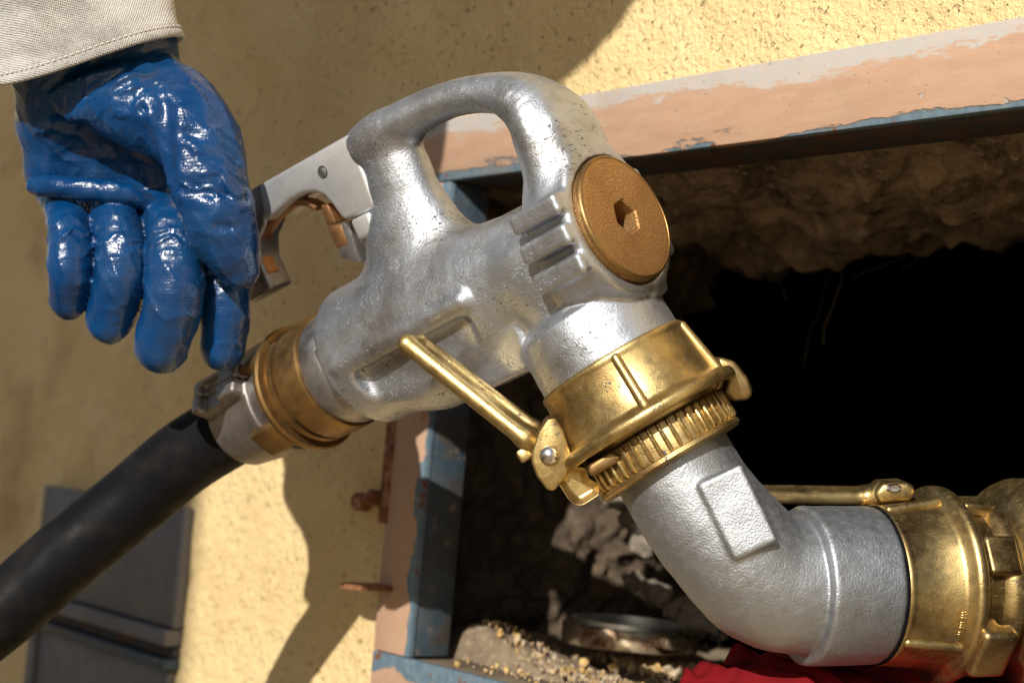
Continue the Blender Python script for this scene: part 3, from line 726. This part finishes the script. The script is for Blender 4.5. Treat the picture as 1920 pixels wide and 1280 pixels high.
V, Fq = surf(clamp, (-48, -48, -122), (48, 48, -70), 1.0); link('hose_clamp', mesh('hose_clamp', V, Fq), CLAMP, hose)
hp = [HF.loc(NOZ.cam((u, 0, 0))) for u in (-240, -267, -292)] + [HF.loc(px(x, y, Z)) for x, y, Z in ((345, 858, -192), (250, 938, -198), (120, 1045, -192), (0, 1150, -184), (-160, 1270, -176), (-330, 1380, -168))]
hp = spl(hp, 8); b = MB(); b.tube(hp, 21, 40); b.build('rubber_tube', RUBBER, hose)
# ------------------------------------------------------------------ brass lever coupling (used twice)
def ring_parts(parent, ribs, m=BRASS):
    b = MB(); b.lathe([(33.5, 1.5), (35.2, -.6), (36.2, -.6), (37.0, 0), (37.3, 1.6), (37.0, 2.8), (36.9, 4), (39.4, 25.4), (40.6, 27.2), (44.2, 28.6), (45.6, 29.4), (46.2, 31), (46.0, 33.6), (45.0, 34.6), (42, 34.4), (40.4, 31), (37.6, 26), (35.6, 12), (33.5, 10)], 128)
    o = b.build('ring', m, parent, sharp=60)
    for an in ribs:
        def rf(x, y, z, an=an):
            ca, sa = math.cos(an), math.sin(an); X, Y = x * ca + y * sa, -x * sa + y * ca
            return caps(X, Y, z, (36.6, 0, 3.0), (40.4, 0, 28), 2.3, 2.6)
        ca, sa = math.cos(an), math.sin(an)
        lo = (min(38 * ca, 42 * ca) - 5, min(38 * sa, 42 * sa) - 5, -1); hi = (max(38 * ca, 42 * ca) + 5, max(38 * sa, 42 * sa) + 5, 30)
        V, Fq = surf(rf, lo, hi, .9); link('rib', mesh('rib', V, Fq), m, parent)
    return o
T1 = 57.
# frame: z along the neck axis (downwards), x towards the lever side (left in the picture), y towards the camera
KA = NK; KX = nz(np.array([-.80, -.52, .10]) - KA * (np.array([-.80, -.52, .10]) @ KA)); KY = np.cross(KA, KX)
KF = Fr(NOZ.cam(NC + nkl * T1), KX, KY, KA)
if KY[2] < 0: KSIGN = -1
else: KSIGN = 1
coup = empty('lever_coupling', KF, 'brass lever coupling ring clamped under the neck of the nozzle', 'coupling', 'brass lever couplings')
CA = KSIGN * math.pi / 2                       # angle facing the camera
ring_parts(coup, [CA - .10 * KSIGN - .02, CA + 1.22 * KSIGN, CA + 2.2, CA + 3.2, CA + 4.2])
kl = lambda x, y, Z: KF.loc(px(x, y, Z))
zc = KF.o[2]
# pivot ear: plate traced in the picture, standing tangentially at the lever side
ZE = zc + 21
ear = [(998, 845), (1010, 808), (1026, 784), (1042, 782), (1056, 806), (1072, 852), (1064, 888), (1040, 920), (1026, 918), (1006, 892), (997, 868)]
EF = Fr(px(1030, 852, ZE), *[nz(q) for q in ([1, 0, 0], [0, 1, 0], [0, 0, 1])])
def plate(name, pts, Z, th, m, parent, fr, bevel=1.5, inset=None):
    F1 = [fr.loc(px(x, y, Z)) for x, y in pts]; F2 = [fr.loc(px(x, y, Z) - np.array([0, 0, th])) for x, y in pts]; n = len(pts)
    b = MB(); b.add(F1 + F2, [tuple(range(n)), tuple(range(n, 2 * n))[::-1]] + [(i, (i + 1) % n, n + (i + 1) % n, n + i) for i in range(n)])
    if not inset: return b.build(name, m, parent, bevel=bevel, seg=3)
    o = b.build(name, m, parent); bm = bmesh.new(); bm.from_mesh(o.data); bm.faces.ensure_lookup_table()
    f = bm.faces[0]; bmesh.ops.inset_region(bm, faces=[f], thickness=inset[0] / 1000, depth=0); bmesh.ops.translate(bm, verts=list(f.verts), vec=-f.normal * inset[1] / 1000)
    ed = [e for e in bm.edges if len(e.link_faces) == 2 and e.calc_face_angle(0) > .5]
    bmesh.ops.bevel(bm, geom=ed, offset=bevel / 1000 * .6, segments=2, profile=.5, affect='EDGES', clamp_overlap=True)
    bm.to_mesh(o.data); bm.free(); o.data.polygons.foreach_set('use_smooth', [True] * len(o.data.polygons)); return o
plate('pivot_ear', ear, ZE, 26, BRASS, coup, KF, 1.3)
b = MB(); rc = KF.loc(px(1030, 853, ZE)); zd = KF.M.T @ np.array([0, 0, 1.]); xd = KF.M.T @ np.array([1., 0, 0]); yd = KF.M.T @ np.array([0, 1., 0])
V = []; prof = [(4.6, -1), (4.5, .4), (4.1, 1.7), (3.2, 2.8), (1.9, 3.5), (.7, 3.8), (.02, 3.85)]
for i in range(32):
    a = 2 * math.pi * i / 32
    for r, z in prof: V.append(rc + xd * r * math.cos(a) + yd * r * math.sin(a) + zd * z)
b.add(V, [(i * 7 + k, ((i + 1) % 32) * 7 + k, ((i + 1) % 32) * 7 + k + 1, i * 7 + k + 1) for i in range(32) for k in range(6)]); b.build('rivet', RIVET, coup)
# lever: two rails joined by a web
def lever(parent, fr, A0, A1, B0, B1, ra, rb, hub, m=BRASS):
    P = [fr.loc(q) for q in (A0, A1, B0, B1, hub)]
    def f(x, y, z):
        d = caps(x, y, z, P[0], P[1], ra, ra * 1.02); e = caps(x, y, z, P[2], P[3], rb, rb)
        d = smin(d, e, 1.2); d = smin(d, caps(x, y, z, (P[0] + P[2]) / 2 * 1.0, (P[1] + P[3]) / 2, 2.2), 1.5)
        d = smin(d, caps(x, y, z, P[1], P[3], ra * .95, rb * .9), 2)
        d = smin(d, caps(x, y, z, P[0], P[4], ra * 1.05, 6.5), 3); d = smin(d, caps(x, y, z, P[2], P[4], rb, 6), 3)
        return d
    A = np.array(P); lo = A.min(0) - 9; hi = A.max(0) + 9
    V, Fq = surf(f, lo, hi, .85); return link('lever', mesh('lever', V, Fq), m, parent)
lever(coup, KF, px(985, 822, zc + 13), px(764, 645, zc - 2), px(1003, 802, zc + 4), px(790, 641, zc - 10), 4.3, 3.2, px(1020, 842, zc + 8))
b = MB(); q = KF.loc(px(983, 852, zc + 12)); b.box(q - 3, q + 3); b.build('lever_stop', BRASS, coup, bevel=1.3)
# claws: left under the lever, right hook
plate('claw', [(1044, 902), (1064, 934), (1078, 947), (1093, 948), (1124, 928), (1126, 908), (1106, 898), (1098, 876), (1066, 874)], zc + 20, 22, BRASS, coup, KF, 1.6, (3.2, 4.5))
plate('claw', [(1346, 668), (1378, 676), (1402, 706), (1414, 736), (1404, 750), (1376, 753), (1354, 738), (1364, 716), (1346, 700)], zc + 4, 20, BRASS, coup, KF, 2.2)

# ------------------------------------------------------------------ silver elbow with knurled brass ring
EA = NK; E2 = nz([.955, -.03, -.27])
P0 = NOZ.cam(NC + nkl * 88); P1 = NOZ.cam(NC + nkl * 112)
ELB = CAMF(px(1450, 1060, -8))
elb = empty('elbow_pipe', ELB, 'silver cast elbow pipe between the two brass couplings', 'pipe')
pe2 = np.array(px(1640, 1096, -25)); ps2 = pe2 - E2 * 37
mid = [P1, P1 + EA * 10] ; 
ctrl = [P0, P1, P1 + EA * 22, P1 + EA * 44 + E2 * 5, ps2 - E2 * 16 - EA * 4, ps2, pe2]
path = spl([ELB.loc(q) for q in ctrl], 6)
prad = np.interp(np.linspace(0, 1, len(path)), [0, .3, .62, .8, 1], [27.6, 28.2, 30.6, 31., 31.])
e2l = ELB.M.T @ E2; pel = ELB.loc(pe2); p0l = ELB.loc(P0); eal = ELB.M.T @ EA
padc = ELB.loc(px(1383, 960, 15.5)); pu = nz(np.array([.42, -.89, .15])); pn_ = nz(np.array([-.10, .12, 1.]) - pu * (np.array([-.10, .12, 1.]) @ pu)); pv = np.cross(pn_, pu)
PM = np.array([pu, pv, pn_]).T
def elbow(x, y, z):
    d = None
    for i in range(len(path) - 1):
        e = caps(x, y, z, path[i], path[i + 1], prad[i], prad[i + 1]); d = e if d is None else np.minimum(d, e)
    # flat start
    d = smax(d, (p0l[0] - x) * eal[0] + (p0l[1] - y) * eal[1] + (p0l[2] - z) * eal[2], 1.)
    t = (x - pel[0]) * e2l[0] + (y - pel[1]) * e2l[1] + (z - pel[2]) * e2l[2]
    r = ln(x - pel[0] - t * e2l[0], y - pel[1] - t * e2l[1], z - pel[2] - t * e2l[2])
    d = smin(d, smax(r - 36.4, smax(-38 - t, t + 2, 1.5), 2.4), 1.2)
    d = smax(d, t, 1)
    d = smin(d, rbox(x, y, z, padc, (18.5, 10.5, 6.5), 1.6, PM), 3.0)
    return d - .22 * vnoise(x / 7, y / 7, z / 7)
V, Fq = surf(elbow, (-75, -50, -62), (78, 90, 48), 1.1); link('bend', mesh('bend', V, Fq), SILVER, elb)
# knurled ring
def axframe(o, a, ref):
    xa = nz(np.array(ref) - a * (np.array(ref) @ a)); return Fr(o, xa, np.cross(a, xa), a)
GF = axframe(NOZ.cam(NC + nkl * 88.5), NK, [-.8, -.5, .1])
GM = np.linalg.inv
def in_frame(F, parent, fr, o):    # place a mesh built in frame F under a parent whose frame is fr
    o.parent = parent; o.matrix_parent_inverse = Matrix(); o.matrix_basis = fr.mw().inverted() @ F.mw(); return o
b = MB(); b.lathe([(24, -8), (34, -8), (34.8, -6), (33.5, 2), (32.8, 4), (34.6, 4.6), (35.2, 6), (35, 19), (36.2, 19.6), (36.4, 21.4), (35, 22.6), (28.5, 23), (24, 23)], 120)
in_frame(GF, elb, ELB, b.build('knurled_ring', BRASSD if False else BRASS, sharp=50))
tm = None
for k in range(46):
    an = 2 * math.pi * k / 46; ca, sa = math.cos(an), math.sin(an)
    if tm is None:
        q = MB(); q.tube([(34.9, 0, 5.0), (35.7, 0, 6.0), (35.9, 0, 17.4), (35.1, 0, 18.8)], [.6, 1.05, 1.15, .7], 8); ot = q.build('knurl', BRASS); tm = ot.data
    else: ot = link('knurl', tm)
    Fk = Fr(GF.o, GF.M @ np.array([ca, sa, 0]), GF.M @ np.array([-sa, ca, 0]), GF.M[:, 2]); in_frame(Fk, elb, ELB, ot)
# two bayonet cams of the male half
for pts, Z in (([(1104, 872), (1144, 846), (1166, 856), (1158, 868), (1112, 894), (1102, 888)], zc + 36), ([(1290, 738), (1330, 712), (1352, 716), (1344, 732), (1300, 754)], zc + 12)):
    plate('cam', pts, Z, 16, BRASSD, elb, ELB, 2)

# ------------------------------------------------------------------ second coupling and the filler pipe at the right
K2 = axframe(pe2 - E2 * 1.5, E2, [0, .35, 1.])
coup2 = empty('lever_coupling', K2, 'brass lever coupling ring at the right end of the silver elbow', 'coupling', 'brass lever couplings')
SC2 = 1.0
ring_parts(coup2, [.98, -.98, 2.2, 3.3, 4.3])
b = MB(); b.lathe([(36.2, -1.2), (36.9, -1.2), (36.9, 1.6), (36.2, 1.6)], 96); b.build('gasket', RUBBER, coup2)
plate('pivot_ear', [(1640, 925), (1655, 905), (1700, 903), (1718, 912), (1712, 940), (1650, 945)], pe2[2] - 4, 22, BRASS, coup2, K2, 2.2)
b = MB(); rc = K2.loc(px(1676, 915, pe2[2] - 3.6)); xd, yd, zd = [K2.M.T @ np.array(q, float) for q in ((1, 0, 0), (0, 1, 0), (0, 0, 1))]
V = []; prof = [(3.4, -1), (3.4, .3), (2.6, 1.), (2.2, .6), (.02, .5)]
for i in range(32):
    a = 2 * math.pi * i / 32
    for r, z in prof: V.append(rc + xd * r * 1.05 * math.cos(a) + yd * r * .6 * math.sin(a) + zd * z)
b.add(V, [(i * 5 + k, ((i + 1) % 32) * 5 + k, ((i + 1) % 32) * 5 + k + 1, i * 5 + k + 1) for i in range(32) for k in range(4)]); b.build('rivet', RIVET, coup2)
z2 = pe2[2]
lever(coup2, K2, px(1622, 932, z2 - 14), px(1410, 930, z2 - 4), px(1622, 922, z2 - 20), px(1410, 919, z2 - 12), 3.4, 2.8, px(1650, 926, z2 - 14))
# raised maker's lettering along the flange, too worn to read
b = MB()
for k in range(5):
    an = .50 + k * .055; ca, sa = math.cos(an), math.sin(an)
    for q0, q1 in (((0, 0), (0, 2.4)), ((0, 2.4), (1.2, 2.4)) if k % 2 else ((1.2, 0), (1.2, 2.4))):
        r = 42.6
        def pt(q): 
            a2 = an + q[0] / r; return (r * math.cos(a2), r * math.sin(a2), 22.2 + q[1])
        b.tube([pt(q0), pt(q1)], .42, 6)
b.build('lettering', BRASS, coup2)
# claws of the second coupling
def claw2(x, y, z):
    d = rbox(x, y, z, (0, 0, 0), (7, 13, 9), 3); return smax(d, -rbox(x, y, z, (-6, 0, 7), (5, 20, 6), 1.5), 1)
V, Fq = surf(claw2, (-12, -18, -14), (12, 18, 14), 1.0); mc = mesh('claw', V, Fq)
for an in (.92, 4.06):
    ca, sa = math.cos(an), math.sin(an)
    in_frame(K2.sub((43 * ca, 43 * sa, 40), (ca, sa, 0), (-sa, ca, 0), (0, 0, 1)), coup2, K2, link('claw', mc, BRASS))
# filler pipe fitting
PF = axframe(pe2 + E2 * 40, E2, [0, .35, 1.])
fil = empty('filler_pipe_fitting', PF, 'brass filler pipe fitting with cam lugs at the right edge', 'fitting')
b = MB(); b.lathe([(26, -14), (37.5, -14), (38.5, -12), (38.5, -2), (36.5, 0), (36.5, 6), (39, 8), (40.5, 11), (40.5, 14), (34, 17), (34, 20), (40, 23), (48, 29), (50, 34), (50, 60), (44, 64), (36, 66), (36, 160), (26, 160)], 96); b.build('pipe_body', BRASS, fil, sharp=50)
for an, hw in ((-.12, 9), (1.6, 9), (-.95, 6), (3.0, 9), (4.2, 9)):
    q = MB(); ca, sa = math.cos(an), math.sin(an); q.box((36, -hw, -4), (42.5, hw, 12), lambda p: (p[0] * ca - p[1] * sa, p[0] * sa + p[1] * ca, p[2])); q.build('cam_lug', BRASS, fil, bevel=1.8, seg=3)
# ------------------------------------------------------------------ person: gloved hand, sleeve, body out of frame
ZH = -118.
HP = CAMF(px(200, 330, ZH))
person = empty('person', HP, 'person in canvas jacket and blue rubber glove holding the nozzle lever', 'person')
def hp_(x, y, z): return HP.loc(px(x, y, ZH + z))
SCL = (D0 - ZH) / FPX
def hand(x, y, z):
    r = lambda q: q * SCL
    # wrist and palm
    d = chain(x, y, z, [hp_(92, 90, -6), hp_(246, 80, -6)], [r(82), r(82)], 8)
    d = smin(d, chain(x, y, z, [hp_(100, 130, -4), hp_(98, 230, -18), hp_(96, 315, -24)], [r(80), r(58), r(50)], 8), 10)
    d = smin(d, chain(x, y, z, [hp_(190, 130, -8), hp_(185, 250, -28), hp_(180, 345, -30)], [r(82), r(60), r(50)], 8), 12)
    d = smin(d, chain(x, y, z, [hp_(255, 140, -8), hp_(275, 260, -24), hp_(290, 365, -28)], [r(68), r(62), r(52)], 8), 10)
    # thenar pad, then the thumb in front of it
    th = pchain(x, y, z, spl([(*hp_(120, 172, 2), r(44)), (*hp_(200, 185, 10), r(60)), (*hp_(270, 205, 14), r(76)), (*hp_(330, 232, 16), r(74))], 4))
    tm = pchain(x, y, z, spl([(*hp_(300, 165, 4), r(62)), (*hp_(345, 215, 16), r(74)), (*hp_(378, 285, 24), r(75)), (*hp_(393, 345, 28), r(66)), (*hp_(408, 400, 30), r(65)), (*hp_(428, 455, 28), r(55)), (*hp_(447, 500, 24), r(40))], 4))
    th = smin(th, tm, 4.)
    d = smin(d, th, 4)
    # rolled fold of glove across the finger roots
    d = smin(d, pchain(x, y, z, spl([(*hp_(66, 350, -2), r(15)), (*hp_(120, 352, 6), r(19)), (*hp_(180, 358, 8), r(20)), (*hp_(240, 366, 7), r(19)), (*hp_(295, 390, -2), r(14))], 3)), 3)
    fingers = [[(92, 345, -30, 30), (112, 384, -18, 34), (127, 426, 5, 39), (134, 500, 12, 43), (131, 558, 5, 39)],
               [(150, 352, -30, 34), (196, 388, -17, 38), (222, 432, 8, 44), (224, 520, 15, 48), (206, 598, 8, 45)],
               [(215, 356, -32, 36), (290, 392, -18, 40), (322, 440, 9, 47), (328, 550, 17, 53), (303, 647, 8, 51)],
               [(290, 365, -34, 38), (370, 432, -16, 45), (406, 510, -6, 46), (421, 580, -4, 45), (418, 653, -8, 42)]]
    for P in fingers:
        f = pchain(x, y, z, spl([(*hp_(*q[:3]), r(q[3])) for q in P], 4))
        for j, dep in ((2, 1.0),):
            q = hp_(*P[j][:3]); rr = r(P[j][3])
            t = ((x - q[0]) * -.12 + (y - q[1]) * .99 + (z - q[2]) * .1) + 1.4 * np.sin(x / 4. + j)
            amp = .5 + .5 * vnoise(x / 9 + P[0][0], y / 40, z / 12); f = f + amp * (dep * np.exp(-(t / 2.) ** 2) - .6 * np.exp(-((t - 5) / 3.) ** 2))
        d = smin(d, f, .7)
    # creases in the coating
    for P, w_, dep in (([(306, 200, 40), (310, 235, 42), (314, 275, 42), (332, 345, 40)], 3.4, 3.0), ([(55, 232, 10), (140, 188, 22), (235, 132, 26)], 3.4, 4.), ([(60, 262, 8), (120, 235, 16)], 2.6, 2.),
                 ([(348, 250, 44), (395, 262, 46), (440, 300, 36)], 2.4, 1.6), ([(352, 352, 44), (400, 362, 48), (452, 372, 36)], 2.6, 1.8), ([(376, 420, 40), (420, 425, 46), (465, 430, 34)], 2., 1.1), ([(240, 165, 30), (275, 210, 36)], 2.2, 1.5)):
        e = pchain(x, y, z, [np.array((*q, 0.)) for q in spl([hp_(*q) for q in P], 4)])
        d = d + dep * np.exp(-(e / w_) ** 2) - dep * .4 * np.exp(-((e - 2.4 * w_) / (1.3 * w_)) ** 2)
    wr = .9 * fbm(x / 17 + 3, y / 24, z / 20, 2) + .8 * (1 - np.abs(vnoise(x / 9 + .5 * y / 9, y / 16, z / 9))) ** 3
    for (qx, qy, qz, ang, rad_) in ((140, 432, 20, .15, 13), (222, 440, 24, .1, 15), (322, 446, 26, -.1, 16), (405, 505, 8, -.3, 14), (398, 352, 45, -.35, 20), (350, 225, 40, -.8, 22), (130, 200, 20, .5, 24), (250, 160, 28, .55, 24)):
        q = hp_(qx, qy, qz); ca, sa = math.cos(ang), math.sin(ang)
        X, Y, Z = x - q[0], y - q[1], z - q[2]; m_ = np.exp(-(X * X + Y * Y + Z * Z) / (rad_ * rad_)); Yr_ = -X * sa + Y * ca; Xr_ = X * ca + Y * sa
        wr = wr + 2.3 * m_ * (1 - np.abs(vnoise(Xr_ / 26 + qx, Yr_ / 7.0 + .5 * vnoise(Xr_ / 9, Yr_ / 9, Z / 9), Z / 16))) ** 4 - .7 * m_
    return (d - wr) * .85
V, Fq = surf(hand, (-66, -112, -62), (92, 92, 62), 1.2, 1)
link('glove', mesh('glove', V, Fq), GLOVE, person)
# sleeve
nu, nv = 140, 60
sx = nz(np.array([.97, .215, .0])); sy0 = nz(np.array([-.235, .95, .20])); sy0 = nz(sy0 - sx * (sy0 @ sx)); sz = np.cross(sx, sy0)
so = np.array(px(160, 116, ZH + 2))
def sleeve_pt(a, t, dr=0.):
    flare = 43.5 + 6 * np.exp(-t / 40) + 18 * np.clip((t - 60) / 260, 0, 1)
    r1 = flare + dr; r2 = flare * .74 + dr
    wob = 3.4 * fbm(np.cos(a) * 1.5, np.sin(a) * 1.5, t / 40, 3) + 2.5 * np.sin(a * 3 + t / 22) * np.clip(t / 80, 0, 1)
    e = 3. * np.sin(a * 2 + .4)
    cx, cz = (r1 + wob) * np.cos(a), (r2 + wob) * np.sin(a)
    return so[:, None, None] + sx[:, None, None] * cx + sz[:, None, None] * cz + sy0[:, None, None] * (t + e)
def sleeve_mesh(name, ts, drs, m, par):
    a = np.linspace(0, 2 * np.pi, nu, endpoint=False)[:, None]; t = np.array(ts)[None, :]; dr = np.array(drs)[None, :]
    P = sleeve_pt(a, t, dr) - HP.o[:, None, None]; n_ = len(ts)
    Fq = [(i * n_ + j, ((i + 1) % nu) * n_ + j, ((i + 1) % nu) * n_ + j + 1, i * n_ + j + 1) for i in range(nu) for j in range(n_ - 1)]
    return link(name, mesh(name, P.reshape(3, -1).T, Fq), m, par)
slv = sleeve_mesh('sleeve', [14, 2, 0, -.2, 1, 4, 5.2, 6.4] + list(np.linspace(9, 330, 60)), [-3, -2.4, -1.2, .2, 1.2, 1.2, .4, 1.0] + [0.] * 60, CANVAS, person)
b = MB()
for k in range(100):
    a0 = 2 * np.pi * k / 100; a1 = a0 + .040
    q = [sleeve_pt(np.array([[aa_]]), np.array([[5.4]]), 1.0).reshape(3) - HP.o for aa_ in (a0, (a0 + a1) / 2, a1)]
    b.tube(q, [.35, .55, .35], 6)
o = b.build('stitching', HEMT, slv); o['kind'] = 'stuff'
# unseen rest of the person, shaped to cast shade on the wall: jacket arm, shoulders, head and trunk, standing left of the camera
SC_ = np.linalg.inv(CAMROT) @ sv; SH_ = nz(np.cross(UPC, SC_)); SV_ = np.cross(SC_, SH_)
def sp(h, v, s_): return HP.loc(SH_ * h + SV_ * v + SC_ * s_)          # across the sun, up the sun, towards the sun
def cw(X, Y, d): return HP.loc(np.array([X, Y, D0 - d], float))
def pbody(x, y, z):
    sh1, sh2, hd = sp(-262, 255, 430), sp(-380, 450, 780), sp(-78, 374, 800)
    d = chain(x, y, z, [cw(-238, 300, 872), cw(-262, 420, 850), sh1], [56, 62, 92], 30)
    d = smin(d, caps(x, y, z, sh1, sh2, 100, 105), 40); d = smin(d, caps(x, y, z, sp(-262, 330, 600), hd, 70, 75), 25)
    mid_ = (sh1 + sh2) / 2; hip = sp(-640, 40, 330)
    d = smin(d, chain(x, y, z, [mid_, sp(-540, 250, 480), hip], [140, 150, 150], 40), 40)
    d = smin(d, chain(x, y, z, [mid_, (mid_ + hd) / 2, hd], [90, 75, 75], 20), 25)
    d = smin(d, ln((x - hd[0]) / .95, (y - hd[1]) / 1.12, (z - hd[2])) - 118, 15)
    k_ = CAMROT.T @ np.array([0, 0, -1.])
    for dx in (-95, 95):
        a_ = hip + np.array([0, 0, dx]); d = smin(d, chain(x, y, z, [a_, a_ + k_ * 330, a_ + k_ * 640], [105, 76, 56], 25), 30)
    return d - 6 * fbm(x / 90, y / 90, z / 90, 2)
V, Fq = surf(pbody, (-900, -820, -300), (480, 1120, 1250), 18., 1)
link('body', mesh('body', V, Fq), CANVAS, person)
